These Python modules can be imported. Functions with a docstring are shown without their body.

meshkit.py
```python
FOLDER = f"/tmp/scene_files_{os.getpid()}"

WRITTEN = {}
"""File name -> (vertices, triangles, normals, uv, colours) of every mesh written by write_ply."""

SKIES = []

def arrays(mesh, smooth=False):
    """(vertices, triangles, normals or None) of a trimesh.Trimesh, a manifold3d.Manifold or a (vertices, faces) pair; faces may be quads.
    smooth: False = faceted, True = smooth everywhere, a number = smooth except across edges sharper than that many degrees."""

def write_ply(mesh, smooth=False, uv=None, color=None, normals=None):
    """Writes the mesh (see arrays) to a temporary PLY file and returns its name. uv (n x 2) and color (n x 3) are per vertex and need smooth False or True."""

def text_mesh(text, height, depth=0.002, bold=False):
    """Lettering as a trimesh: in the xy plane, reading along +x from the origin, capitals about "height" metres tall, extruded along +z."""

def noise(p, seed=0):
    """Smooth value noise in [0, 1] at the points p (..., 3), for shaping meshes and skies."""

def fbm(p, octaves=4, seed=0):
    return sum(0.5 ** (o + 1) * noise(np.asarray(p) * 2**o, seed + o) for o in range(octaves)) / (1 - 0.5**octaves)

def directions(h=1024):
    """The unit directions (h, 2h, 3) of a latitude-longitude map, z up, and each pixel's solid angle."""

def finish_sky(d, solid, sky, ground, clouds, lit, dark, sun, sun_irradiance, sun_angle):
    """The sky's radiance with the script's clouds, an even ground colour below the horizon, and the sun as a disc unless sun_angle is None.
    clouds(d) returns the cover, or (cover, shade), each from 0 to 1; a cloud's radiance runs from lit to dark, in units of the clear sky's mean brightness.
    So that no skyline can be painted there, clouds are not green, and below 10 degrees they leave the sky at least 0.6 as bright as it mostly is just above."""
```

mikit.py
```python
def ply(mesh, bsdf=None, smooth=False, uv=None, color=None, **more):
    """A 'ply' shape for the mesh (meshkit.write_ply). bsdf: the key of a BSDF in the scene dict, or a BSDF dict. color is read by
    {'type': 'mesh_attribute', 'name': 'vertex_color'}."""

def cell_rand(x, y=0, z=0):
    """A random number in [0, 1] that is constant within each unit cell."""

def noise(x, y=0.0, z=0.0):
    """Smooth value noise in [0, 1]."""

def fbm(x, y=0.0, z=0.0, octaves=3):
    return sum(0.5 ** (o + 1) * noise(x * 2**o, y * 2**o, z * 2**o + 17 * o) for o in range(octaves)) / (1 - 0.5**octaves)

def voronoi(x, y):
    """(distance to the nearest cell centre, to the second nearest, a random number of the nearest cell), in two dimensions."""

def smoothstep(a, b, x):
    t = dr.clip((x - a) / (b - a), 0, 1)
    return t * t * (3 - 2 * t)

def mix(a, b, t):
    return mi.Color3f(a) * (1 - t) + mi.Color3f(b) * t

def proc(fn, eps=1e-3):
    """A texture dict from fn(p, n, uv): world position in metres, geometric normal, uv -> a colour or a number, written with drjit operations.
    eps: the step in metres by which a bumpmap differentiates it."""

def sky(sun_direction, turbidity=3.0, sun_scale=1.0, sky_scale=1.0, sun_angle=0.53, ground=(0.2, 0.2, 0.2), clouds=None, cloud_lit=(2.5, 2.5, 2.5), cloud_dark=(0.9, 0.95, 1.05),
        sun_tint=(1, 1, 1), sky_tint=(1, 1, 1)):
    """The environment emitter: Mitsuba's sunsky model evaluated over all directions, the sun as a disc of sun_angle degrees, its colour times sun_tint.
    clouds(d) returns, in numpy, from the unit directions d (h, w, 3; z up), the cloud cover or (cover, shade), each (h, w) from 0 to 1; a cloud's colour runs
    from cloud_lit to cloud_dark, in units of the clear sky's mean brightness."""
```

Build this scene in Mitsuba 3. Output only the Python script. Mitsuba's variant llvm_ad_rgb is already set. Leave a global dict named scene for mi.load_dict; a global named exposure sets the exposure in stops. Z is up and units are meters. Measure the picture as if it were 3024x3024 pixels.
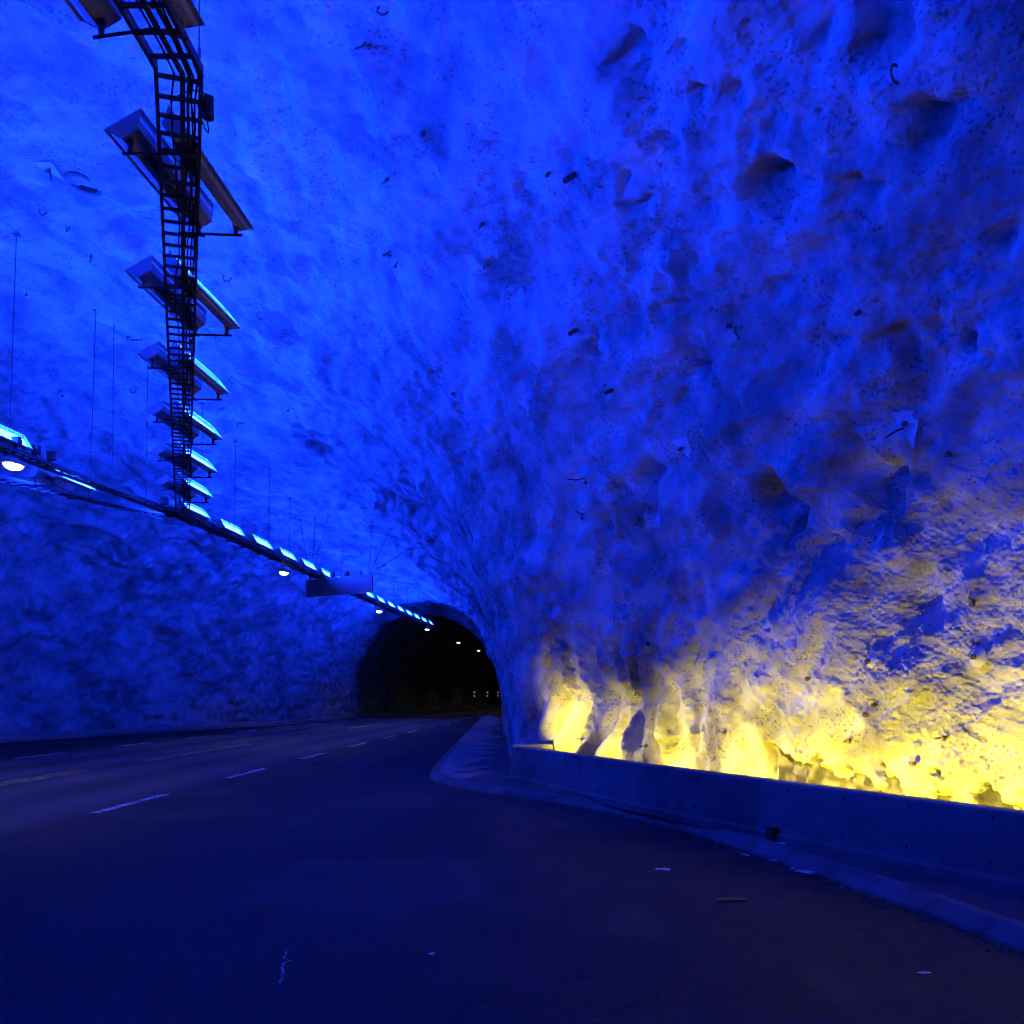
import math, random
import numpy as np, trimesh, mitsuba as mi, drjit as dr
import mikit, meshkit
from scipy.spatial import cKDTree
from scipy.interpolate import PchipInterpolator, CubicSpline
from shapely.geometry import Polygon

T = mi.ScalarTransform4f
scene, labels = {}, {}
rng = np.random.default_rng(11)

# ------------------------------------------------------------------ camera, exposure, light colours
CAM_H = 1.65
scene['camera'] = {
    'type': 'perspective', 'fov': 53.13, 'fov_axis': 'x', 'near_clip': 0.05, 'far_clip': 600.0,
    'principal_point_offset_x': 0.0, 'principal_point_offset_y': -0.178,
    'to_world': T().look_at(origin=[0, 0, CAM_H], target=[0, 10, CAM_H], up=[0, 0, 1]),
}
exposure = 4.0
# an underground hall: no sky reaches it, light comes from lamps, some out of view, and glowing reflectors
BLUE = [0.040, 0.52, 16.5]          # blue tubes in the troughs on the cable ladders
YELLOW = [0.8, 0.6, 0.05]
YELLOW_BEAM = [2.4, 1.84, 0.06]     # floodlights behind the concrete barrier
WHITE = [0.55, 0.54, 0.49]
WHITE_BEAM = [0.6, 0.58, 0.48]        # road lamps under the middle of the road

# ------------------------------------------------------------------ materials
noise, fbm, smoothstep, mix = mikit.noise, mikit.fbm, mikit.smoothstep, mikit.mix


def bump(inner, fn, scale, eps=2e-3):
    return {'type': 'bumpmap', 'tex': mikit.proc(fn, eps=eps), 'scale': scale, 'bsdf': inner}


def two(b):
    return {'type': 'twosided', 'b': b}


def exposed_np(p):
    """How much of the shotcrete has come off the foot of the wall (numpy twin of exposed_dr)."""
    q = np.asarray(p) + 0.0
    n1 = meshkit.noise(np.stack([q[:, 0] * 0.9 + 1000000 + 3, q[:, 1] * 0.9 + 1000000, q[:, 2] * 0 + 1000000], -1))
    n2 = meshkit.noise(np.stack([q[:, 0] * 4.5 + 1000000, q[:, 1] * 4.5 + 1000000, q[:, 2] * 4.5 + 1000000], -1))
    n3 = meshkit.noise(np.stack([q[:, 0] * 14 + 1000000, q[:, 1] * 14 + 1000000, q[:, 2] * 14 + 1000000], -1))
    lim = 0.44 + 0.42 * (n1 - 0.5) + 0.52 * (n2 - 0.5) + 0.24 * (n3 - 0.5)
    t = np.clip((lim - q[:, 2] + 0.32) / 0.05, 0, 1)
    return t * ((q[:, 0] > 1.5) & (q[:, 1] < 13.5))


def exposed_dr(p):
    n1 = noise(p.x * 0.9 + 3, p.y * 0.9, 0)
    n2 = noise(p.x * 4.5, p.y * 4.5, p.z * 4.5)
    n3 = noise(p.x * 14, p.y * 14, p.z * 14)
    lim = 0.44 + 0.42 * (n1 - 0.5) + 0.52 * (n2 - 0.5) + 0.24 * (n3 - 0.5)
    t = dr.clip((lim - p.z + 0.32) / 0.05, 0, 1)
    return dr.select((p.x > 1.5) & (p.y < 13.5), t, 0.0)


def rock_colour(p, n, uv):
    a = fbm(p.x * 0.55, p.y * 0.55, p.z * 0.55, 4)
    b = fbm(p.x * 3.1 + 7, p.y * 3.1, p.z * 3.1, 4)
    g = noise(p.x * 27 + 2 * b, p.y * 27, p.z * 27)
    # flow marks: sheets of sprayed concrete of slightly different grey, drawn out slantwise
    f = fbm((p.x + 0.9 * p.z) * 1.1 + 1.5 * a, (p.y - 0.8 * p.x) * 0.5, (p.z - 0.9 * p.x) * 1.6, 4)
    c = mix((0.17, 0.165, 0.155), (0.43, 0.42, 0.395), smoothstep(0.32, 0.68, a * 0.3 + b * 0.3 + f * 0.4))
    blotch = smoothstep(-16.0, -5.0, p.x) * smoothstep(0.56, 0.72, fbm(p.x * 1.1 + 31, p.y * 1.1, p.z * 0.9, 5))  # random dark brown blotches, fading out to the left
    c = mix(c, mi.Color3f(0.10, 0.082, 0.058), 0.65 * blotch)
    lime = smoothstep(0.58, 0.80, fbm(p.x * 1.9, p.y * 1.9 + 11, p.z * 1.9, 4))
    c = mix(c, (0.58, 0.57, 0.54), lime * 0.5)
    g2 = noise(p.x * 13 + 3 * a, p.y * 13 + 5, p.z * 13)
    dens = smoothstep(0.35, 0.65, noise(p.x * 2.3 + 8, p.y * 2.3, p.z * 2.3))
    c = c * (1 - (0.12 + 0.34 * dens) * smoothstep(0.62, 0.84, g)) * (1 - 0.22 * dens * smoothstep(0.68, 0.86, g2))
    r = noise(p.x * 9 + 4, p.y * 9, p.z * 9)
    bare = mix((0.055, 0.052, 0.045), (0.17, 0.155, 0.12), smoothstep(0.3, 0.8, r))
    return mix(c, bare, exposed_dr(p))


def rock_relief(p, n, uv):
    return fbm(p.x * 11, p.y * 11, p.z * 11, 4) * 0.7 + 0.25 * noise(p.x * 30 + 9, p.y * 30, p.z * 30)


scene['mat_rock'] = two(bump({'type': 'principled', 'base_color': mikit.proc(rock_colour), 'roughness': 0.9, 'specular': 0.25}, rock_relief, 0.09, 4e-3))


def road_centre_dr(y):
    return -9.9 + 0.02 * y + 0.0004 * y * y


def asphalt_colour(p, n, uv):
    d = p.x - road_centre_dr(p.y)
    g = noise(p.x * 70, p.y * 70, 0)
    a = fbm(p.x * 0.7, p.y * 0.5, 0, 4)
    v = 0.031 + 0.018 * (a - 0.5) + 0.016 * (g - 0.5)
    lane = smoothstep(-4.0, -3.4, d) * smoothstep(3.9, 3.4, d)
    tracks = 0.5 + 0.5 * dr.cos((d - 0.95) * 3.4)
    v = v * (1 + lane * (0.75 + 1.15 * tracks))  # lanes lifted: paler worn asphalt plus their sheen put into the colour
    crack = smoothstep(0.012, 0.004, dr.abs(fbm(p.x * 0.8 + 3, p.y * 0.8, 0, 4) - 0.5))
    v = v * (1 - 0.22 * crack * smoothstep(0.45, 0.6, noise(p.x * 0.3, p.y * 0.3, 5)))
    dust = smoothstep(0.56, 0.72, fbm(p.x * 0.55 + 9, p.y * 0.35, 3, 4))
    return mix(mi.Color3f(v) * mi.Color3f(1.0, 0.98, 0.95), (0.10, 0.092, 0.08), dust * 0.25)


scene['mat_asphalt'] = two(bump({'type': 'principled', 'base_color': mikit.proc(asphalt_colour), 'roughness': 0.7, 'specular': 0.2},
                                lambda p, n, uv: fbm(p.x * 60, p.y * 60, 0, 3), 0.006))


def concrete(base, seed):
    def fn(p, n, uv):
        a = fbm(p.x * 1.3 + seed, p.y * 1.3, p.z * 2.5, 4)
        run = noise(p.x * 6 + seed, p.y * 6, p.z * 0.7)
        g = noise(p.x * 60, p.y * 60, p.z * 60)
        v = 0.50 + 0.85 * a + 0.12 * (g - 0.5) - 0.18 * smoothstep(0.55, 0.85, run)
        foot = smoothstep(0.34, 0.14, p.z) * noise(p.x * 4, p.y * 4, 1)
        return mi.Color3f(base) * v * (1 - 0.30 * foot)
    return two(bump({'type': 'principled', 'base_color': mikit.proc(fn), 'roughness': 0.85, 'specular': 0.3},
                    lambda p, n, uv: fbm(p.x * 25, p.y * 25, p.z * 25, 3), 0.006))


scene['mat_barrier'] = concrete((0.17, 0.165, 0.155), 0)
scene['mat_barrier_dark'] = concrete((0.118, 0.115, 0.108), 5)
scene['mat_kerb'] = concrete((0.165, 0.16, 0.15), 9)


def pavement_colour(p, n, uv):
    a = fbm(p.x * 1.6 + 13, p.y * 1.6, 0, 4)
    g = noise(p.x * 60, p.y * 60, p.z * 60)
    dirt = smoothstep(-1.15, -0.45, p.x + 1.3 * (fbm(p.x * 1.9, p.y * 1.1 + 3, 7, 3) - 0.5))
    c = mix((0.21, 0.205, 0.195), (0.085, 0.08, 0.075), dirt)
    return c * (0.7 + 0.5 * a + 0.12 * (g - 0.5))


scene['mat_pavement'] = two(bump({'type': 'principled', 'base_color': mikit.proc(pavement_colour), 'roughness': 0.85, 'specular': 0.3}, lambda p, n, uv: fbm(p.x * 25, p.y * 25, p.z * 25, 3), 0.006))


def plain(rgb, rough=0.5, metal=0.0, spec=0.5, vary=0.25, f=9.0):
    def fn(p, n, uv):
        return mi.Color3f(rgb) * (1 - vary + 2 * vary * fbm(p.x * f, p.y * f, p.z * f, 3))
    return two({'type': 'principled', 'base_color': mikit.proc(fn), 'roughness': rough, 'metallic': metal, 'specular': spec})


scene['mat_steel'] = plain((0.07, 0.07, 0.07), 0.55, 0.0, 0.4)
scene['mat_cable'] = plain((0.03, 0.03, 0.03), 0.6)
scene['mat_housing'] = plain((0.36, 0.35, 0.33), 0.5)
scene['mat_lampgrey'] = plain((0.30, 0.30, 0.30), 0.5)
scene['mat_plate'] = plain((0.44, 0.44, 0.42), 0.45, 0.0, 0.5, 0.25)
scene['mat_bolt'] = plain((0.10, 0.075, 0.055), 0.7, 0.0, 0.4, 0.4, 40)
scene['mat_rust'] = plain((0.11, 0.045, 0.02), 0.85, 0.0, 0.3, 0.4, 30)
scene['mat_panel'] = plain((0.11, 0.112, 0.115), 0.4, 0.0, 0.5, 0.08, 3)
scene['mat_paper'] = plain((0.72, 0.70, 0.66), 0.8, 0.0, 0.3, 0.15)
scene['mat_leaf'] = plain((0.36, 0.20, 0.03), 0.8, 0.0, 0.3, 0.3, 30)
scene['mat_reflector'] = plain((0.85, 0.85, 0.85), 0.3, 0.0, 0.5, 0.05)


def paint(rgb):
    def fn(p, n, uv):
        w = smoothstep(0.50, 0.64, fbm(p.x * 9, p.y * 9, 0, 4))
        return mix(rgb, (0.09, 0.09, 0.085), 0.75 * w)
    return two({'type': 'principled', 'base_color': mikit.proc(fn), 'roughness': 0.55})


scene['mat_white_paint'] = paint((0.62, 0.62, 0.60))
scene['mat_old_paint'] = paint((0.26, 0.26, 0.25))
scene['mat_yellow_paint'] = paint((0.50, 0.34, 0.09))
scene['mat_black'] = two({'type': 'diffuse', 'reflectance': {'type': 'rgb', 'value': [0.03, 0.03, 0.03]}})


def glow(rgb, weight=1.0):
    return {'type': 'area', 'sampling_weight': weight, 'radiance': {'type': 'rgb', 'value': rgb}}


# ------------------------------------------------------------------ helpers
def add(key, shape, **tags):
    assert key not in scene, key
    scene[key] = shape
    if tags:
        labels[key] = tags
    return key


def tag(key, label, cat=None, group=None, kind=None):
    labels[key] = {'label': label}
    for k, v in (('category', cat), ('group', group), ('kind', kind)):
        if v:
            labels[key][k] = v


taken = {}


def num(name):
    k = taken.get(name, -1) + 1
    taken[name] = k
    return name if k == 0 else f'{name}_{k:03d}'


def box(c, s, bev=0.0):
    """A box with centre c and size s, its edges chamfered by bev."""
    c, h = np.asarray(c, float), np.asarray(s, float) / 2
    if not bev:
        m = trimesh.creation.box(s)
        m.apply_translation(c)
        return m
    pts = []
    for sx in (-1, 1):
        for sy in (-1, 1):
            for sz in (-1, 1):
                g = np.array([sx, sy, sz])
                for k in range(3):
                    q = h - bev
                    q[k] = h[k]
                    pts.append(c + g * q)
    return trimesh.convex.convex_hull(np.array(pts))


def tube(points, r, sides=6, caps=True):
    p = np.asarray(points, float)
    t = np.gradient(p, axis=0)
    t /= np.linalg.norm(t, axis=1, keepdims=True) + 1e-12
    up = np.array([0, 0, 1.0]) if abs(t[:, 2]).mean() < 0.8 else np.array([1.0, 0, 0])
    a = np.cross(t, up)
    a /= np.linalg.norm(a, axis=1, keepdims=True) + 1e-12
    b = np.cross(t, a)
    ang = np.arange(sides) * 2 * np.pi / sides
    rr = np.broadcast_to(r, (len(p),))[:, None, None]
    v = p[:, None] + rr * (np.cos(ang)[None, :, None] * a[:, None] + np.sin(ang)[None, :, None] * b[:, None])
    n = len(p)
    i, j = np.meshgrid(np.arange(n - 1), np.arange(sides), indexing='ij')
    q = np.stack([i * sides + j, (i + 1) * sides + j, (i + 1) * sides + (j + 1) % sides, i * sides + (j + 1) % sides], -1).reshape(-1, 4)
    f = [q[:, [0, 2, 1]], q[:, [0, 3, 2]]]
    v = v.reshape(-1, 3)
    if caps:
        v = np.vstack([v, p[0], p[-1]])
        k = np.arange(sides)
        f.append(np.stack([np.full(sides, n * sides), k, (k + 1) % sides], 1))
        f.append(np.stack([np.full(sides, n * sides + 1), (n - 1) * sides + (k + 1) % sides, (n - 1) * sides + k], 1))
    return trimesh.Trimesh(v, np.vstack(f), process=False)


def join(*ms):
    return trimesh.util.concatenate(ms)


def sweep(path, profile, closed=True):
    """profile (u, z) points swept along the plan path (x, y): u to the right of the direction of travel."""
    p = np.asarray(path, float)
    t = np.gradient(p, axis=0)
    t /= np.linalg.norm(t, axis=1, keepdims=True)
    r = np.stack([t[:, 1], -t[:, 0]], 1)
    pr = np.asarray(profile, float)
    m = len(pr)
    v = np.concatenate([p[:, None, :] + pr[None, :, :1] * r[:, None, :], np.broadcast_to(pr[None, :, 1:], (len(p), m, 1))], -1).reshape(-1, 3)
    i, j = np.meshgrid(np.arange(len(p) - 1), np.arange(m if closed else m - 1), indexing='ij')
    q = np.stack([i * m + j, i * m + (j + 1) % m, (i + 1) * m + (j + 1) % m, (i + 1) * m + j], -1).reshape(-1, 4)
    f = [q[:, [0, 1, 2]], q[:, [0, 2, 3]]]
    if closed:
        k = np.arange(1, m - 1)
        e = (len(p) - 1) * m
        f += [np.stack([k * 0, k + 1, k], 1), np.stack([k * 0 + e, k + e, k + 1 + e], 1)]
    return trimesh.Trimesh(v, np.vstack(f), process=False)


def spline(pts, step=0.08):
    p = np.asarray(pts, float)
    s = np.r_[0, np.cumsum(np.linalg.norm(np.diff(p, axis=0), axis=1))]
    cs = PchipInterpolator(s, p)
    d = cs(np.linspace(0, s[-1], 4000))
    L = np.r_[0, np.cumsum(np.linalg.norm(np.diff(d, axis=0), axis=1))]
    u = np.linspace(0, L[-1], max(3, int(L[-1] / step)))
    return np.stack([np.interp(u, L, d[:, k]) for k in range(p.shape[1])], 1), u


def centre(y):
    y = np.asarray(y, float)
    return -9.9 + 0.02 * y + 0.0004 * y * y


# ------------------------------------------------------------------ the hall: blasted rock sprayed with concrete
XR = PchipInterpolator([-24, -10, 0, 4, 6, 8.26, 10.9, 13.9, 16, 17.9, 18.6, 19.5, 20.5, 22, 24, 30, 45, 60, 72],
                       [8.9, 8.9, 7.95, 6.8, 6.15, 5.35, 4.25, 3.1, 2.15, 1.38, 1.02, 0.55, 0.25, 0.02, 0.0, -0.08, -0.3, -0.5, -0.45])
XL = PchipInterpolator([-24, 10, 28, 37.5, 48, 59, 66, 72], [-20.5, -20.5, -20.0, -18.9, -16.4, -13.7, -11.9, -10.9])
ZC = PchipInterpolator([-24, 10, 18, 24, 30, 36, 45, 60, 69, 72], [10.0, 10.0, 9.9, 9.5, 8.9, 8.4, 8.1, 7.8, 7.7, 7.55])

# hollows seen in the vault: centre, radius, depth
HOLLOWS = [
    ((1.15, 10.17, 7.91), 0.26, 0.26),
    ((1.66, 9.60, 7.66), 0.20, 0.20),
    ((-0.29, 12.15, 8.26), 0.24, 0.20),
    ((0.71, 11.48, 7.71), 0.24, 0.20),
    ((1.11, 11.37, 7.39), 0.22, 0.22),
    ((1.46, 11.60, 7.20), 0.19, 0.13),
    ((1.67, 11.76, 6.98), 0.10, 0.12),
    ((0.16, 12.73, 7.89), 0.14, 0.12),
    ((1.66, 10.56, 7.31), 0.16, 0.12),
    ((1.92, 9.92, 7.35), 0.26, 0.21),
    ((1.33, 10.34, 7.71), 0.16, 0.09),
    ((0.33, 10.82, 8.26), 0.25, 0.13),
    ((3.02, 8.40, 7.00), 0.30, 0.30),
    ((3.49, 8.50, 6.38), 0.31, 0.36),
    ((3.18, 8.37, 6.81), 0.17, 0.12),
    ((2.74, 10.30, 6.37), 0.43, 0.43),
    ((2.16, 11.18, 6.91), 0.20, 0.17),
    ((3.29, 9.42, 6.18), 0.29, 0.24),
    ((2.87, 11.21, 6.06), 0.26, 0.17),
    ((1.95, 12.38, 6.39), 0.22, 0.15),
    ((3.89, 9.11, 5.53), 0.24, 0.14),
    ((2.66, 8.79, 7.34), 0.23, 0.19),
    ((2.39, 9.72, 6.98), 0.25, 0.17),
    ((-1.59, 16.53, 8.07), 0.17, 0.09),
    ((-3.27, 16.35, 9.18), 0.17, 0.09),
    ((-6.17, 15.55, 9.78), 0.28, 0.14),
    ((-3.84, 12.44, 9.83), 0.16, 0.06),
    ((4.13, 8.63, 5.53), 0.22, 0.15),
    ((2.44, 12.93, 5.73), 0.40, 0.27),
    ((3.35, 10.73, 5.37), 0.33, 0.22),
    ((3.79, 9.98, 5.06), 0.31, 0.21),
    ((1.58, 16.56, 4.39), 0.34, 0.23),
    ((3.92, 11.23, 4.03), 0.52, 0.48),
    ((3.30, 12.42, 3.84), 0.51, 0.48),
    ((2.02, 14.75, 4.78), 0.46, 0.38),
    ((1.13, 14.17, 6.56), 0.22, 0.15),
    ((4.20, 9.19, 4.84), 0.24, 0.20),
]
FOLDS = True


def rock_rows():
    return np.concatenate([np.arange(-24, 3, 0.3), np.arange(3, 6, 0.1), np.arange(6, 21.5, 0.045), np.arange(21.5, 40, 0.075), np.arange(40, 72.01, 0.13)])


def vault(ys, ncols, xl, xr, zc, weight, expo=2.5, under=0.4):
    """Rows of points round the vault's cross-section at each y, from the right foot over the crown to the left foot."""
    th = np.linspace(0, np.pi, 900)
    p = 2 / expo
    cx, sz = np.sign(np.cos(th)) * np.abs(np.cos(th)) ** p, np.abs(np.sin(th)) ** p
    cx, sz = np.r_[1, cx, -1], np.r_[-1, sz, -1]
    out = np.empty((len(ys), ncols, 3))
    for k, y in enumerate(ys):
        a, m = (xr[k] - xl[k]) / 2, (xr[k] + xl[k]) / 2
        x, z = m + a * cx, np.where(sz < 0, -under, zc[k] * sz)
        s = np.r_[0, np.cumsum(np.hypot(np.diff(x), np.diff(z)))]
        s /= s[-1]
        w = np.r_[0, np.cumsum(weight(0.5 * (s[1:] + s[:-1])) * np.diff(s))]
        w /= w[-1]
        u = np.interp(np.linspace(0, 1, ncols), w, s)
        out[k, :, 0], out[k, :, 2], out[k, :, 1] = np.interp(u, s, x), np.interp(u, s, z), y
    return out


def normals(g):
    du, dv = np.gradient(g, axis=0), np.gradient(g, axis=1)
    n = np.cross(dv, du)
    n /= np.linalg.norm(n, axis=-1, keepdims=True) + 1e-12
    return n


def ss(a, b, x):
    t = np.clip((x - a) / (b - a), 0, 1)
    return t * t * (3 - 2 * t)


def billow(p, seed, octaves=2):
    return sum(0.5 ** o * np.sqrt((2 * meshkit.noise(p * 2 ** o, seed + o) - 1) ** 2 + 0.012) for o in range(octaves))


def displace(g, fade=None):
    """Big undulations from the blasting, rounded lumps of sprayed concrete, hollows and folds."""
    n = normals(g)
    if n[len(n) // 2, n.shape[1] // 2, 2] > 0:
        n = -n
    p = g.reshape(-1, 3)
    w = p + 0.8 * (np.stack([meshkit.noise(p * 0.6, 40 + k) for k in range(3)], -1) - 0.5)
    low = ss(0.3, 2.6, p[:, 2])
    d = (0.25 + 0.75 * low) * 0.85 * (meshkit.fbm(w * 0.30, 3, 1) - 0.5)
    nose = 1 - 0.5 * ss(13.0, 16.0, p[:, 1]) * ss(-4.0, -1.0, p[:, 0])
    d += nose * (0.55 + 0.45 * low) * 0.50 * (meshkit.fbm(w * 0.75, 3, 5) - 0.5)
    # ledges and flow marks that run slantwise along the vault
    q = np.stack([w[:, 0] * 1.0 + w[:, 2] * 0.9, (w[:, 1] - 0.8 * w[:, 0]) * 0.42, (w[:, 2] - 0.9 * w[:, 0]) * 1.5], -1)
    left = 1 - 0.92 * ss(-5.0, 0.5, p[:, 0] - 0.4 * p[:, 2] + 2.0)
    far_l = ss(-9.0, -15.0, p[:, 0])
    d += 0.17 * left * (billow(q * 0.9, 9, 2) - 0.75) + 0.30 * far_l * (meshkit.fbm(w * [1.3, 0.9, 1.6], 2, 71) - 0.5)
    nose = 1 - 0.55 * ss(13.0, 16.0, p[:, 1]) * ss(-4.0, -1.0, p[:, 0])
    d += 0.22 * nose * (1.15 - left) * (meshkit.fbm(w * 1.5, 2, 61) - 0.5)
    d += 0.14 * (meshkit.fbm(w * 2.6, 3, 14) - 0.5)
    d += 0.10 * (meshkit.fbm(p * 8, 3, 21) - 0.5)
    # pits: rounded holes where the noise peaks
    pit = meshkit.noise(w * 1.9 + 5, 33)
    d -= 0.06 * ss(0.80, 0.97, pit)
    # drapery folds near the foot of the nose
    if FOLDS:
        m = np.exp(-((p[:, 1] - 17.2) / 2.5) ** 2) * np.exp(-((p[:, 2] - 1.2) / 1.4) ** 2) * (p[:, 0] > -2)
        q = np.stack([w[:, 1] * 2.3 + 0.6 * w[:, 2], w[:, 2] * 0.5, p[:, 0] * 0], -1)
        d += m * 0.85 * (billow(q, 51, 2) - 0.65)
    for c, r, dep in HOLLOWS:
        near = np.nonzero(np.abs(p - np.asarray(c, float)).max(-1) < 3.5 * r)[0]
        q = (p[near] - np.asarray(c, float)) / r
        q = q + 1.7 * (np.stack([meshkit.noise(p[near] * 1.1 / r + 9, 90 + k) for k in range(3)], -1) - 0.5)
        d[near] -= 0.95 * dep * np.exp(-(((q / [0.85, 0.85, 0.62]) ** 2).sum(-1)) ** 1.2)
    ex = exposed_np(p)
    d -= 0.10 * ex + ex * 0.10 * (meshkit.fbm(p * 5, 3, 77) - 0.5)
    d = d.reshape(g.shape[:2])
    if fade is not None:
        d = d * fade
    return g + n * d[..., None]


def grid_mesh(g):
    r, c = g.shape[:2]
    i, j = np.meshgrid(np.arange(r - 1), np.arange(c - 1), indexing='ij')
    q = np.stack([i * c + j, i * c + j + 1, (i + 1) * c + j + 1, (i + 1) * c + j], -1).reshape(-1, 4)
    return trimesh.Trimesh(g.reshape(-1, 3), np.vstack([q[:, [0, 1, 2]], q[:, [0, 2, 3]]]), process=False)


ys = rock_rows()
hall = vault(ys, 640, XL(ys), XR(ys), ZC(ys), lambda s: 1.0 + 1.3 * (s < 0.36) + 0.4 * (s < 0.62))
hall = displace(hall)
rock = grid_mesh(hall)
add('cavern_rock', mikit.ply(rock, 'mat_rock', smooth=True))
tag('cavern_rock', 'wide vault of blasted rock sprayed with grey concrete, washed blue and yellow', kind='structure')
rock_tree = cKDTree(np.asarray(rock.vertices))
rock_n = normals(hall).reshape(-1, 3)
if rock_n[len(rock_n) // 2, 2] > 0:
    rock_n = -rock_n

# the running tunnel beyond, widened by an added step that keeps lamp light off its edge
yt = np.concatenate([[71.95, 72.0], np.arange(72.3, 84, 0.3), np.arange(84, 230, 1.2)])
off = 5.6
grow = np.where(yt < 71.97, -0.3, 0.75)
tl, tr = centre(yt) - off - 0.05 - grow, np.maximum(centre(yt) + off + 0.3, -0.45 + 0 * yt) + grow
tun = vault(yt, 170, tl, tr, 7.5 + grow, lambda s: 1 + 0 * s, 2.3)
tun = displace(tun, np.where(yt < 72.1, 0.6, 1.0)[:, None])
add('tunnel_rock', mikit.ply(grid_mesh(tun), 'mat_rock', smooth=40))
tag('tunnel_rock', 'dark road tunnel curving away to the right beyond the lit hall', kind='structure')
for key, y, rows in (('end_rock', -23.6, (XL(-23.6), XR(-23.6), 11.0)), ('end_rock_001', 229.0, (centre(229.0) - 8, centre(229.0) + 8, 9.0))):
    gx, gz = np.meshgrid(np.linspace(rows[0] - 1, rows[1] + 1, 60), np.linspace(-0.4, rows[2], 30), indexing='ij')
    g = np.stack([gx, y + 0.8 * (meshkit.fbm(np.stack([gx, gz, gz * 0], -1) * 0.5, 3, 3) - 0.5), gz], -1)
    add(key, mikit.ply(grid_mesh(g), 'mat_rock', smooth=True))
    tag(key, 'rock closing the far end of the tunnel' if y > 0 else 'rock closing the hall behind the viewer', kind='structure')

# ------------------------------------------------------------------ road, pavements, kerb
gx, gy = np.meshgrid(np.linspace(-24, 26, 50), np.linspace(-25, 231, 180), indexing='ij')
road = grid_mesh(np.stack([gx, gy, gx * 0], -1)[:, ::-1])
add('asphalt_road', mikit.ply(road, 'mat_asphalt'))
tag('asphalt_road', 'dark asphalt road and lay-by floor of the tunnel', kind='structure')


def strip(y0, y1, offset, width, z=0.004):
    y = np.linspace(y0, y1, max(3, int((y1 - y0) / 1.0) + 2))
    x = centre(y) + offset
    g = np.stack([np.stack([x - width / 2, y, y * 0 + z], -1), np.stack([x + width / 2, y, y * 0 + z], -1)], 0)
    return grid_mesh(g)


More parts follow.
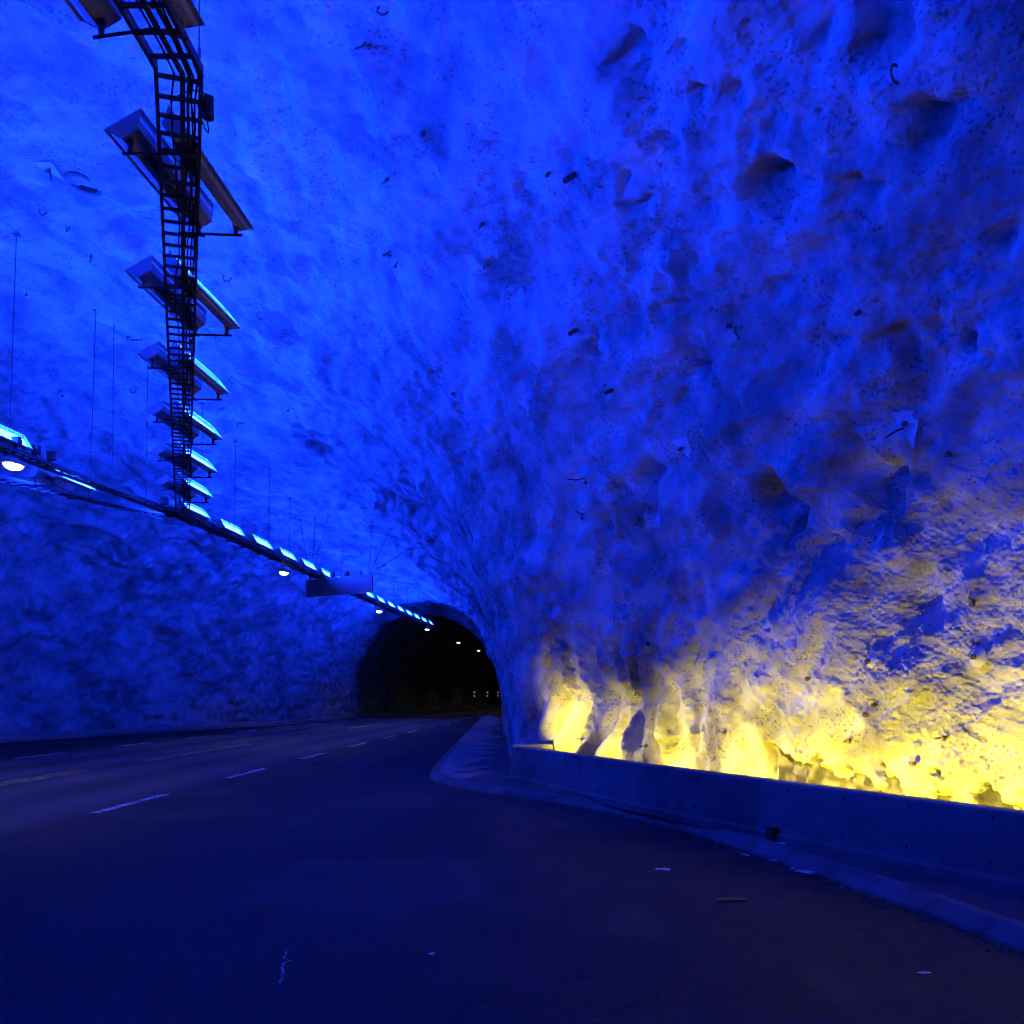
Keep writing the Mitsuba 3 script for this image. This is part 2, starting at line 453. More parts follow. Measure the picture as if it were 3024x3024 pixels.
# right edge line of the carriageway: ribbed dashes, 3 m on and 3 m off
def ribbed(y0, y1, offset, width):
    ms = []
    for y in np.arange(y0, y1 - 0.05, 0.17):
        sl = 0.05
        x = centre(y) + offset
        v = np.array([[x - width / 2, y, .004], [x + width / 2, y + sl, .004], [x + width / 2, y + sl + .12, .004], [x - width / 2, y + .12, .004]])
        ms.append(trimesh.Trimesh(v, [[0, 1, 2], [0, 2, 3]], process=False))
    return join(*ms)


RIGHT = lambda y: 3.76 + 0 * y
for y in np.arange(2.3, 110, 5.95):
    k = num('asphalt_road__lane_dash')
    add(k, mikit.ply(ribbed(y, y + 2.75, 3.74, 0.14) if y < 30 else strip(y, y + 2.75, 3.74, 0.14), 'mat_white_paint'))
for y in np.arange(14.3, 110, 5.95):
    k = num('asphalt_road__edge_dash')
    add(k, mikit.ply(strip(y, y + 2.75, -3.62, 0.13), 'mat_white_paint' if int(y) % 3 else 'mat_old_paint'))
for y in (13.0, 25.2, 37.4, 49.6, 61.8, 74.0, 86.2, 98.4):
    for o in (-0.13, 0.13):
        k = num('asphalt_road__centre_line')
        add(k, mikit.ply(strip(y, y + 9.3, o, 0.11), 'mat_yellow_paint'))

KERB = [(3.75, -20), (3.75, -4), (3.7, 1), (3.55, 3.5), (3.25, 6.5), (3.03, 7.97), (2.67, 9.7), (2.15, 12.0), (1.33, 14.2), (0.3, 15.9), (-0.97, 17.9), (-1.45, 19.2),
        (-1.66, 20.6), (-1.76, 23.5), (-1.87, 33), (-2.0, 50), (-2.1, 62), (-2.15, 74), (-1.6, 90), (0.2, 112), (6, 150), (16, 195)]
kp, ks = spline(KERB, 0.1)
lo = np.searchsorted(ks, 14.0)
stones = np.r_[0, np.arange(16.0, 52.0, 1.0), np.arange(52, ks[-1], 4.0), ks[-1]]
for a, b in zip(stones[:-1], stones[1:]):
    sel = (ks >= a - 1e-6) & (ks <= b + 1e-6)
    if sel.sum() < 3:
        continue
    lerp = lambda q: [np.interp(q, ks, kp[:, 0]), np.interp(q, ks, kp[:, 1])]
    path = np.vstack([lerp(a + .003), kp[(ks > a + .03) & (ks < b - .03)], lerp(b - .003)])
    k = num('kerb__kerb_stone')
    h = rng.normal(0, 0.002)
    o = rng.normal(0, 0.003)
    add(k, mikit.ply(sweep(path, [(o, -0.05), (o + 0.005, 0.03), (o + 0.10, 0.11 + h), (o + 0.125, 0.126 + h), (o + 0.20, 0.13 + h), (o + 0.21, -0.05)][::-1]), 'mat_kerb', smooth=False))
tag('kerb', 'pale sloping concrete kerb along the pavement by the barrier', kind='structure')
t = np.gradient(kp, axis=0)
t /= np.linalg.norm(t, axis=1, keepdims=True)
inner = kp + 0.208 * np.stack([t[:, 1], -t[:, 0]], 1)
poly = Polygon(np.vstack([inner[::4], [[30, 195], [30, 74], [3, 74], [3, 22], [10, 17], [11, -20]]])).buffer(0)
poly = max(poly.geoms, key=lambda g: g.area) if hasattr(poly, 'geoms') else poly
pv = trimesh.creation.extrude_polygon(poly, 0.125, engine='earcut')
add('pavement', mikit.ply(pv, 'mat_pavement'))
tag('pavement', 'low dark pavement between the kerb and the yellow lit wall', kind='structure')
yy = np.arange(-20, 225, 1.0)
far_in = np.where(yy < 72, XL(np.minimum(yy, 72)) + 2.1, centre(yy) - 4.6)
far_in = np.minimum(far_in, centre(yy) - 4.45)
poly = Polygon(np.vstack([np.stack([far_in, yy], 1), [[-32, 224], [-32, -20]]]))
add('pavement_001', mikit.ply(trimesh.creation.extrude_polygon(poly, 0.13, engine='earcut'), 'mat_pavement'))
tag('pavement_001', 'narrow raised pavement along the foot of the far wall', kind='structure')

# ------------------------------------------------------------------ concrete barrier, in cast lengths
BAR = [(7.6, -6), (6.6, -1), (5.75, 2.6), (4.95, 5.2), (3.9, 7.85), (2.69, 10.8), (1.63, 13.45), (0.72, 16.0), (0.12, 17.7), (-0.08, 18.3), (-0.02, 18.75), (0.3, 19.05), (0.75, 19.1)]
bp, bs = spline(BAR, 0.06)


def s_at(x, y):
    return bs[np.argmin((bp[:, 0] - x) ** 2 + (bp[:, 1] - y) ** 2)]


j1, j2 = s_at(1.63, 13.4), s_at(2.58, 11.0)
L = j1 - j2
joints = sorted([0.0] + [j2 - L * k for k in range(1, 8) if j2 - L * k > 0.5] + [j2, j1, j1 + L * 1.02, bs[-1]])
PROF = [(0.00, 0.10), (0.00, 0.185), (0.035, 0.215), (0.075, 0.71), (0.095, 0.73), (0.25, 0.73), (0.27, 0.71), (0.32, 0.10)]
nb = len(joints) - 1
for k, (a, b) in enumerate(zip(joints[:-1], joints[1:])):
    sel = (bs >= a - 1e-6) & (bs <= b + 1e-6)
    path = bp[sel]
    lerp = lambda q: [np.interp(q, bs, bp[:, 0]), np.interp(q, bs, bp[:, 1])]
    path = np.vstack([lerp(a + .003), bp[(bs > a + .02) & (bs < b - .02)], lerp(b - .003)])
    key = num('concrete_barrier')
    dark = abs(a - j2) < 1e-6
    prof = np.array(PROF[::-1]) + [rng.normal(0, 0.004), 0]
    prof[prof[:, 1] > 0.5, 1] += rng.normal(0, 0.003)
    add(key + '__body', mikit.ply(sweep(path, prof), 'mat_barrier_dark' if dark else 'mat_barrier', smooth=25))
    # form-tie holes: small dark plugs in two rows
    tt = np.gradient(path, axis=0)
    tt /= np.linalg.norm(tt, axis=1, keepdims=True)
    rr = np.stack([tt[:, 1], -tt[:, 0]], 1)
    step = max(8, int(0.85 / 0.06))
    for z, u in ((0.31, 0.041), (0.66, 0.068)):
        for i in range(step // 2, len(path), step):
            c = np.r_[path[i] + rr[i] * (u - 0.001), z]
            plug = trimesh.creation.cylinder(0.013, 0.008, sections=8)
            plug.apply_transform(trimesh.geometry.align_vectors([0, 0, 1], np.r_[-rr[i], 0.05]))
            plug.apply_translation(c)
            add(num(key + '__tie_hole'), mikit.ply(plug, 'mat_black'))
    where = ['out of frame behind the viewer'] * nb
    if b >= bs[-1] - 1e-6:
        lab = 'end length of the concrete barrier, curling back towards the rock at the far nose'
    elif abs(b - (j1 + L * 1.02)) < 1e-6:
        lab = 'pale concrete barrier length just before the curled end, beyond the dark length'
    elif dark:
        lab = 'darker grey length in the middle of the concrete barrier'
    elif abs(b - j2) < 1e-6:
        lab = 'pale concrete barrier length with a rusty drain box at its foot'
    else:
        lab = 'pale concrete barrier length ' + ['', 'second', 'third', 'fourth', 'fifth', 'sixth', 'seventh', 'eighth', 'ninth'][min(8, round((j2 - b) / L) + 1)] + ' to the right of the dark length'
    tag(key, lab, 'concrete barrier', 'cast lengths of the low barrier along the wall')
    if abs(b - j2) < 1e-6:
        i = np.argmin((path[:, 0] - 2.72) ** 2 + (path[:, 1] - 10.7) ** 2)
        m = box((0, 0, 0), (0.13, 0.10, 0.11), 0.006)
        ang = math.atan2(tt[i, 1], tt[i, 0])
        m.apply_transform(trimesh.transformations.rotation_matrix(ang, [0, 0, 1]))
        m.apply_translation(np.r_[path[i] + rr[i] * 0.005, 0.20])
        add(key + '__drain_box', mikit.ply(m, 'mat_rust'))
        labels[key + '__drain_box'] = {'label': 'rusty brown drain box at the foot of the barrier'}

# ------------------------------------------------------------------ yellow floodlights behind the barrier
tb = np.gradient(bp, axis=0)
tb /= np.linalg.norm(tb, axis=1, keepdims=True)
rb = np.stack([tb[:, 1], -tb[:, 0]], 1)


def flood(s, back, z, pitch, yaw=0.0, label='', w=0.40, h=0.24, power=1.0, cut=61.0):
    i = np.argmin(abs(bs - s))
    c = np.r_[bp[i] + rb[i] * back, z]
    ang = math.degrees(math.atan2(rb[i, 1], rb[i, 0])) + yaw
    # local frame: +x to the wall, y along the barrier; the lens looks along +x before it is pitched up
    M = T().translate(c.tolist()).rotate([0, 0, 1], ang).rotate([0, 1, 0], -pitch)
    k = num('yellow_floodlight')
    shell = join(box((-0.07, 0, 0), (0.12, w + 0.03, h + 0.03), 0.012), box((-0.004, 0, h / 2 + .008), (0.03, w + .03, .012)), box((-0.004, 0, -h / 2 - .008), (0.03, w + .03, .012)),
                 box((-0.004, w / 2 + .008, 0), (0.03, .012, h)), box((-0.004, -w / 2 - .008, 0), (0.03, .012, h)))
    add(k + '__housing', mikit.ply(shell, 'mat_housing') | {'to_world': M})
    v = np.array([[0, -w / 2, -h / 2], [0, w / 2, -h / 2], [0, w / 2, h / 2], [0, -w / 2, h / 2]])
    lens = trimesh.Trimesh(v, [[0, 1, 2], [0, 2, 3]], process=False)
    add(k + '__lens', mikit.ply(lens, 'mat_black') | {'to_world': M, 'emitter': glow(YELLOW, 0.5)})
    f = np.array(M.matrix) @ [1, 0, 0, 0]
    o = c + f[:3] * 0.02
    add(k + '__beam', {'type': 'spot', 'to_world': T().look_at(origin=o.tolist(), target=(o + f[:3]).tolist(), up=[0.0, 0.0, 1.0]), 'sampling_weight': 2.5, 'intensity': {'type': 'rgb', 'value': [c * power for c in YELLOW_BEAM]}, 'cutoff_angle': cut, 'beam_width': 10.0})
    M2 = T().translate([c[0], c[1], 0.125]).rotate([0, 0, 1], ang)
    foot = join(box((-0.05, 0.25, (z - .125) / 2), (0.04, 0.012, z - .125)), box((-0.05, -0.25, (z - .125) / 2), (0.04, 0.012, z - .125)), box((-0.05, 0, .006), (.10, .52, .012)))
    add(k + '__stand', mikit.ply(foot, 'mat_steel') | {'to_world': M2})
    tag(k, label, 'floodlight', 'yellow floodlights hidden behind the concrete barrier')


flood(s_at(0.05, 18.0), 0.40, 0.60, 30, 12, 'yellow floodlight just showing over the curled end of the barrier', power=1.0, cut=46.0)
fl = ['first', 'second', 'third', 'fourth', 'fifth', 'sixth', 'seventh', 'eighth', 'ninth', 'tenth']
for k, (x, y) in enumerate([(0.5, 16.6), (1.1, 15.0), (1.72, 13.25), (2.35, 11.6), (2.9, 10.2), (3.5, 8.8), (4.1, 7.4), (4.7, 5.9), (5.3, 4.3), (5.9, 2.5)]):
    flood(s_at(x, y), 0.52, 0.40, 20, 0, f'{fl[k]} hidden yellow floodlight behind the barrier, counted from the curled end', power=[0.85, 0.9][k] if k < 2 else 1.0, cut=[44.0, 47.0, 54.0][k] if k < 3 else 61.0)

# ------------------------------------------------------------------ cable ladders with blue lamps
ZL = CAM_H + 4.4
G1 = [(-2.55, -9.0), (-2.40, 1.0), (-2.36, 7.25), (-7.9, 24.55)]
G2 = [(-10.6, -6), (-9.9, 7), (-9.14, 18.28), (-8.2, 25.6), (-7.65, 33), (-6.85, 46), (-5.4, 66.5)]
G3 = [(-14.4, 12.0), (-10.6, 21.3), (-8.75, 25.9)]


def ladder(pts, label, pitch, z0, width=0.31, smoothpath=True, mid=True, seed=0):
    key = num('cable_ladder')
    r = np.random.default_rng(seed)
    if smoothpath:
        path, s = spline(pts, 0.5)
    else:
        p = np.asarray(pts, float)
        path, s = p, np.r_[0, np.cumsum(np.linalg.norm(np.diff(p, axis=0), axis=1))]
    hw = width / 2

    def at(u):
        return np.array([np.interp(u, s, path[:, 0]), np.interp(u, s, path[:, 1])])

    def dirn(u):
        d = at(min(u + .05, s[-1])) - at(max(u - .05, 0))
        return d / np.linalg.norm(d)

    rail = lambda u: [(u - .014, z0), (u - .014, z0 + .07), (u + .014, z0 + .07), (u + .014, z0)]
    add(key + '__rail', mikit.ply(sweep(path, rail(-hw)), 'mat_steel'))
    add(key + '__rail_001', mikit.ply(sweep(path, rail(hw)), 'mat_steel'))
    if mid:
        add(key + '__middle_rail', mikit.ply(sweep(path, [(0.008, z0 - .016), (0.008, z0 - .002), (0.046, z0 - .002), (0.046, z0 - .016)]), 'mat_steel'))
    rung = mikit.ply(box((0, 0, 0), (0.034, width - .03, 0.022)), 'mat_steel')
    us = np.arange(0.1, s[-1], pitch)
    us = us[[at(u)[1] > 3.0 for u in us]]
    for i, u in enumerate(us):
        c, d = at(u), dirn(u)
        if i >= 290:
            break
        add(num(key + '__rung'), rung | {'to_world': T().translate([c[0], c[1], z0 + .012]).rotate([0, 0, 1], math.degrees(math.atan2(d[1], d[0])))})
    # cables lying loosely along the ladder
    for k in range(5):
        o = [0.055, 0.085, 0.105, -0.03, 0.12][k]
        u = np.linspace(0, s[-1], int(s[-1] / 0.35))
        c = np.array([at(x) for x in u])
        d = np.array([dirn(x) for x in u])
        nrm = np.stack([d[:, 1], -d[:, 0]], 1)
        w = o + 0.018 * np.sin(u * (0.9 + .23 * k) + k) + 0.01 * r.normal(size=len(u))
        pts3 = np.c_[c + nrm * w[:, None], z0 + .032 + .012 * (k % 3) + 0.004 * r.normal(size=len(u))]
        add(num(key + '__cable'), mikit.ply(tube(pts3, 0.008 if k else 0.013, 5), 'mat_cable', smooth=True))
    tag(key, label, 'cable ladder')
    return at, dirn, s


a1, d1, s1 = ladder(G1, 'dark cable ladder running diagonally overhead from the top edge down to the junction', 0.262, ZL, smoothpath=False, seed=1)
a2, d2, s2 = ladder(G2, 'long dark cable ladder above the road, reaching into the tunnel mouth', 0.27, ZL - .02, seed=2)
a3, d3, s3 = ladder(G3, 'dark cable ladder coming in from the left below the long one', 0.262, ZL + .05, seed=3)

# trough lamp: cross-section in x (out to the side) and z, run along y for 1.62 m, before the tilt
LEN, WID, BASE, DEP = 1.62, 0.31, 0.16, 0.13


def trough_parts():
    y0, y1 = -LEN / 2, LEN / 2
    sec = [(-WID / 2, DEP), (-BASE / 2, 0), (BASE / 2, 0), (WID / 2, DEP)]
    t = 0.004

    def wall(p, q):
        p, q = np.array(p), np.array(q)
        n = np.array([-(q - p)[1], (q - p)[0]])
        n = n / np.linalg.norm(n) * t
        v = []
        for y in (y0, y1):
            for a in (p, q, q + n, p + n):
                v.append([a[0], y, a[1]])
        return trimesh.convex.convex_hull(np.array(v))
    shell = join(wall(sec[0], sec[1]), wall(sec[1], sec[2]), wall(sec[2], sec[3]))
    rim = join(box((-WID / 2 - .008, 0, DEP), (.022, LEN, .008)), box((WID / 2 + .008, 0, DEP), (.022, LEN, .008)))
    cap = []
    for y in (y0, y1):
        v = [[x, yy_, z] for x, z in ((-WID / 2 - .012, DEP + .006), (-BASE / 2, -.004), (BASE / 2, -.004), (WID / 2 + .012, DEP + .006)) for yy_ in (y - .004, y + .004)]
        cap.append(trimesh.convex.convex_hull(np.array(v)))
    # the lens bulges a little above the rim
    xs = np.linspace(-1, 1, 5)
    ring = np.stack([xs * (WID / 2 - .030), DEP - .055 + .012 * (1 - xs ** 2)], 1)
    v = np.array([[x, y, z] for y in (y0 + .02, y1 - .02) for x, z in ring])
    fc = []
    for i in range(4):
        fc += [[i, i + 1, i + 6], [i, i + 6, i + 5]]
    lens = trimesh.Trimesh(v, fc, process=False)
    gear = join(box((0, -0.3, -.022), (.08, .34, .035), .006))
    w, b, h = WID / 2 - .006, WID / 2 - .028, DEP - .06
    v = np.array([[sx * q, y, z] for sx in (-1, 1) for q, z in ((w, DEP), (b, h)) for y in (y0 + .008, y1 - .008)])
    liner = trimesh.Trimesh(v, [[0, 1, 3], [0, 3, 2], [4, 7, 5], [4, 6, 7]], process=False)
    return join(shell, rim), cap[0], cap[1], lens, gear, liner


SH, CAP0, CAP1, LENS, GEAR, LINER = trough_parts()
P_LI = mikit.ply(LINER, 'mat_reflector')
P_SH, P_C0, P_C1 = mikit.ply(SH, 'mat_housing'), mikit.ply(CAP0, 'mat_lampgrey'), mikit.ply(CAP1, 'mat_lampgrey')
P_LE, P_GE = mikit.ply(LENS, 'mat_black'), mikit.ply(GEAR, 'mat_steel')
TILT = 52.0


def trough(x, y, z, heading, side, label, group, lad=None, left_tilt=28.0, right_tilt=TILT):
    """side +1 opens up to the right, -1 up to the left; (x, y) is the middle of the lamp."""
    k = num('blue_trough_lamp')
    M = T().translate([x, y, z]).rotate([0, 0, 1], heading).rotate([0, 1, 0], right_tilt if side > 0 else -left_tilt).translate([0, 0, -DEP / 2])
    add(k + '__trough', P_SH | {'to_world': M})
    add(k + '__end_cap', P_C0 | {'to_world': M})
    add(k + '__end_cap_001', P_C1 | {'to_world': M})
    add(k + '__lens', P_LE | {'to_world': M, 'emitter': glow(BLUE)})
    add(k + '__reflector', P_LI | {'to_world': M})
    add(k + '__control_gear', P_GE | {'to_world': M})
    # bracket arms from the ladder to both ends of the trough
    h = math.radians(heading)
    fx, fy = -math.sin(h), math.cos(h)
    for e in (-1, 1):
        q = np.array([x + fx * e * (LEN / 2 - .07), y + fy * e * (LEN / 2 - .07)])
        if lad is not None:
            at, s = lad
            u = np.linspace(0, s[-1], 600)
            pp = np.array([at(v) for v in u])
            near = pp[np.argmin(abs(pp[:, 1] - q[1] + (0.05 if e > 0 else 0)))]
        else:
            near = q - [side * .2, 0]
        zz = ZL - .02
        d = q - near
        ln = np.linalg.norm(d)
        if ln < .05:
            d, ln = np.array([.1, 0]), .1
        arm = join(tube([np.r_[near, zz], np.r_[q + d / ln * .06, zz]], .014, 4), tube([np.r_[q, zz], np.r_[q, z - .06]], .02, 6),
                   box((q[0], q[1], z - .085), (.06, .05, .05), .008))
        add(num(k + '__bracket'), mikit.ply(arm, 'mat_steel'))
    tag(k, label, 'blue floodlight', group)


ORD = ['first', 'second', 'third', 'fourth', 'fifth', 'sixth', 'seventh', 'eighth', 'ninth', 'tenth', 'eleventh', 'twelfth', 'thirteenth', 'fourteenth', 'fifteenth', 'sixteenth',
       'seventeenth', 'eighteenth', 'nineteenth', 'twentieth']
HEAD = -4.0


def x1(y):
    return np.interp(y, [-9, 1.0, 7.25, 24.55], [-2.55, -2.40, -2.36, -7.9])


for k in range(-4, 7):
    yn = 8.22 + 2.73 * k
    xl, xr = float(x1(yn)) - 0.43, float(x1(yn)) - 0.06
    if k < 0:
        xl, xr, yn = xl - .05, xr + .10, yn - .22
    y = yn + LEN / 2
    where = f'{ORD[k]} pair from the top' if k >= 0 else ('pair cut by the top edge' if k == -1 else f'{ORD[-k - 2]} pair out of frame overhead')
    trough(xl + .06, y, ZL + .17 + rng.normal(0, .01), HEAD + rng.normal(0, .6), -1, f'left blue trough lamp, {where}, diagonal ladder', 'blue lamps on the diagonal ladder', (a1, s1))
    trough(xr + .06, y, ZL + .17 + rng.normal(0, .01), HEAD + rng.normal(0, .6), 1, f'right blue trough lamp, {where}, diagonal ladder', 'blue lamps on the diagonal ladder', (a1, s1))


def x2(y):
    p, _ = spline(G2, 0.5)
    return np.interp(y, p[:, 1], p[:, 0])


row = [7.3, 10.0, 12.7, 15.4, 18.1] + [25.9 + 2.7 * k for k in range(16)]
vis = 0
for y in row:
    xc = float(x2(y))
    hd = -math.degrees(math.atan((x2(y + 1) - x2(y - 1)) / 2))
    if y < 18:
        where = f'{ORD[int((y - 7.3) / 2.7 + .5)]} pair out of frame to the left'
    elif y < 19:
        where = 'near pair at the left edge'
    else:
        where = f'{ORD[vis]} pair after the junction'
        vis += 1
    for side, o in ((-1, -0.26), (1, 0.10)):
        trough(xc + o, y, ZL + .22, hd, side, f'{"left" if side < 0 else "right"} blue trough lamp, {where}, long road ladder', 'blue lamps on the road ladder', (a2, s2), 52.0, 58.0)
for k in range(3):
    y = 22.2 - 2.66 * k
    xc = float(np.interp(y, [12, 21.3, 25.9], [-14.4, -10.6, -8.75]))
    for side, o in ((-1, -0.2), (1, 0.2)):
        trough(xc + o + .5, y, ZL + .25, HEAD, side, f'{"left" if side < 0 else "right"} blue trough lamp, {ORD[k]} pair from the junction on the left ladder', 'blue lamps on the left ladder', (a3, s3), 62.0)

# ------------------------------------------------------------------ white road lamps
dome = trimesh.creation.icosphere(3)
dome = trimesh.Trimesh(dome.vertices * [0.15, 0.23, 0.10], dome.faces, process=False)
keep = np.asarray(dome.vertices)[dome.faces].mean(1)[:, 2] < 0.0
dome.update_faces(keep)
dome.remove_unreferenced_vertices()
body = join(box((0, 0, .05), (.24, .56, .10), .03), box((0, 0, .12), (.10, .2, .05), .01))
P_BODY, P_DOME = mikit.ply(body, 'mat_lampgrey'), mikit.ply(dome, 'mat_black', smooth=True)
LAMPS = [(-9.13, 18.74), (-7.87, 35.3), (-6.71, 51.7), (-5.47, 66.0), (-4.33, 82.8), (-3.19, 97.8), (-1.98, 112.7), (-0.2, 128.5), (1.6, 144.5)]
for k, (x, y) in enumerate(LAMPS):
    key = num('road_lamp')
    M = T().translate([x, y, CAM_H + 4.2]).rotate([0, 0, 1], -5)
    add(key + '__housing', P_BODY | {'to_world': M})
    add(key + '__lens', P_DOME | {'to_world': M, 'emitter': glow([c * (1.0 if y < 60 else 0.35) for c in WHITE], 0.4)})
    add(key + '__beam', {'type': 'spot', 'to_world': T().look_at(origin=[x, y, CAM_H + 4.08], target=[x, y, 0.0], up=[0.0, 1.0, 0.0]), 'sampling_weight': 0.4, 'intensity': {'type': 'rgb', 'value': [c * (1.0 if y < 60 else 0.5) for c in WHITE_BEAM]}, 'cutoff_angle': 66.0, 'beam_width': 45.0})
    add(key + '__hanger', mikit.ply(tube([(x, y, CAM_H + 4.33), (x, y, ZL + .03)], .012, 6), 'mat_steel'))
    w = ['at the left edge of the picture', 'second from the left, before the sign panel', 'third from the left, just past the sign panel', 'fourth from the left, at the end of the blue lamps',
         'first of the three inside the dark tunnel', 'middle one of the three inside the dark tunnel', 'last visible one in the dark tunnel by the rock edge', 'hidden round the bend of the tunnel',
         'hidden farthest round the bend of the tunnel'][k]
    tag(key, f'white road lamp {w}', 'road lamp', 'white lamps over the road')
cab = [(x, y, ZL + .03 - (0.0 if k == 0 else 0)) for k, (x, y) in enumerate([(-5.4, 66.5)] + LAMPS[4:])]
fine = []
for p, q in zip(cab[:-1], cab[1:]):
    for f in np.linspace(0, 1, 8)[:-1]:
        fine.append(np.array(p) * (1 - f) + np.array(q) * f - [0, 0, 0.25 * 4 * f * (1 - f)])
fine.append(np.array(cab[-1]))
add('carrier_cable', mikit.ply(tube(fine, .016, 5), 'mat_steel', smooth=True))
tag('carrier_cable', 'thin cable carrying the white lamps on into the dark tunnel', 'cable')


# ------------------------------------------------------------------ hanging rods
def roof(x, y):
    d, i = rock_tree.query(np.stack([np.full(60, x), np.full(60, y), np.linspace(5.6, 11, 60)], 1))
    j = np.argmin(d)
    return np.linspace(5.6, 11, 60)[j] + 0.05


def rod(x, y, dx, label, top=None, z0=None, r=0.009, nut=0.45, group='rods that carry the cable ladders'):
    z0 = ZL if z0 is None else z0
    xt, yt_ = (x + dx, y) if top is None else top
    z1 = roof(xt, yt_)
    k = num('hanging_rod')
    P, Q = np.array([x, y, z0]), np.array([xt, yt_, z1])
    add(k + '__rod', mikit.ply(tube([P, Q], r, 6), 'mat_steel'))
    c = P + (Q - P) * nut
    dv = (Q - P) / np.linalg.norm(Q - P)
    add(k + '__coupling', mikit.ply(tube([c - dv * .07, c + dv * .07], r * 2.2, 6), 'mat_steel'))
    add(k + '__anchor_plate', mikit.ply(box(Q - [0, 0, .07], (.12, .12, .01)), 'mat_steel'))
    tag(k, label, 'hanging rod', group)


for n, (y, side, dx) in enumerate([(18.55, 0.0, .14), (21.2, .05, .12), (21.95, 0.1, .04), (23.6, 0, .05), (26.4, .1, .05), (28.9, .1, .03), (32.1, .08, .03), (34.4, .08, .03), (37.6, .1, .02), (42.0, .12, .02),
                                   (46, .1, 0), (50, .1, 0), (54, .1, 0), (58, .1, 0), (62, .1, 0)]):
    nut = [.62, .72, .3, .5, .4, .5, .5, .5, .5, .5, .5, .5, .5, .5, .5][n]
    rod(float(x2(y)) + side, y, dx, f'{ORD[n]} thin steel rod from the left holding up the long road ladder', nut=nut)
for n, y in enumerate((4.4, 9.6, 14.9, 17.6, 20.2)):
    rod(float(x1(y)) + 0.17, y, 0.02, f'{ORD[n]} thin rod from the top, holding the right rail of the diagonal ladder', r=.007)

# ------------------------------------------------------------------ sign panel seen from behind
A, B = np.array([-7.62, 38.1]), np.array([-4.92, 36.1])
d = (B - A) / np.linalg.norm(B - A)
nrm = np.array([d[1], -d[0]])
ang = math.degrees(math.atan2(d[1], d[0]))
W = np.linalg.norm(B - A)
MS = T().translate([*((A + B) / 2), 5.56]).rotate([0, 0, 1], ang)
add('sign_panel__panel', mikit.ply(box((0, 0, 0), (W, .10, .62), .012), 'mat_panel') | {'to_world': MS})
fr = join(box((0, -.052, .315), (W + .03, .03, .02)), box((0, -.052, -.315), (W + .03, .03, .02)), box((-W / 2 - .006, -.052, 0), (.02, .03, .64)), box((W / 2 + .006, -.052, 0), (.02, .03, .64)))
add('sign_panel__frame', mikit.ply(fr, 'mat_lampgrey') | {'to_world': MS})
for x in (-.62, .62):
    add(num('sign_panel__bracket'), mikit.ply(join(box((x * W / 2, .07, .1), (.06, .05, .7)), box((x * W / 2, .07, .46), (.12, .10, .03))), 'mat_steel') | {'to_world': MS})
tag('sign_panel', 'blank grey oblong sign panel hanging over the road', 'sign panel')
for n, t in enumerate((0.40, 0.62)):
    c = A + (B - A) * t
    k = num('signal_lamp')
    M = T().translate([c[0], c[1], 5.99]).rotate([0, 0, 1], ang)
    s = trimesh.creation.icosphere(2, 0.115)
    s = trimesh.Trimesh(s.vertices * [1, .62, 1], s.faces, process=False)
    add(k + '__body', mikit.ply(s, 'mat_cable', smooth=True) | {'to_world': M})
    add(k + '__stem', mikit.ply(tube([(0, 0, -.14), (0, 0, -.09)], .02, 6), 'mat_steel') | {'to_world': M})
    tag(k, f'{["left", "right"][n]} round dark signal lamp standing on the sign panel', 'signal lamp', 'round lamps on the sign panel')
lft, rgt = A + (B - A) * .05, A + (B - A) * .95
for n, (p, q) in enumerate([(lft, (-8.0, 38.6)), (lft, (-7.25, 37.9)), (lft, (-6.7, 37.4)), (rgt, (-4.95, 36.3)), (rgt, (-4.25, 36.2)), (rgt, (-3.2, 36.0))]):
    rod(p[0], p[1], 0, f'{["left", "middle", "right"][n % 3]} rod of the fan above the {["left", "right"][n // 3]} end of the sign panel', top=q, z0=5.87, nut=.06 if n < 3 else .3, r=.012,
        group='splayed rods that hold the sign panel')

# ------------------------------------------------------------------ small gear on the ladders
k = num('antenna_canister')
cx, cy = -2.29, 7.72
cyl = trimesh.creation.cylinder(.041, .145, sections=20)
cyl.apply_translation((cx, cy, ZL + .03))
add(k + '__body', mikit.ply(cyl, 'mat_cable', smooth=40))
cap = trimesh.creation.cylinder(.044, .03, sections=20)
cap.apply_translation((cx, cy, ZL - .045))
add(k + '__lid', mikit.ply(cap, 'mat_steel', smooth=40))
u = np.linspace(0, 1, 14)[:, None]
lead = np.array([cx, cy, ZL + .12]) * (1 - u) + np.array([cx - .28, cy - .02, ZL + .05]) * u + np.array([0, 0, .06]) * np.sin(np.pi * u)
lead2 = np.array([cx - .01, cy, ZL - .06]) * (1 - u) + np.array([cx - .08, cy + .1, ZL - .02]) * u + np.array([0.03, 0, -.10]) * np.sin(np.pi * u)
add(k + '__cable', mikit.ply(tube(lead, .006, 5), 'mat_cable', smooth=True))
add(k + '__cable_001', mikit.ply(tube(lead2, .006, 5), 'mat_cable', smooth=True))
add(k + '__clip', mikit.ply(box((cx - .06, cy, ZL + .04), (.04, .03, .02)), 'mat_steel'))
tag(k, 'dark cylindrical canister on the right rail of the diagonal ladder near the top', 'canister')
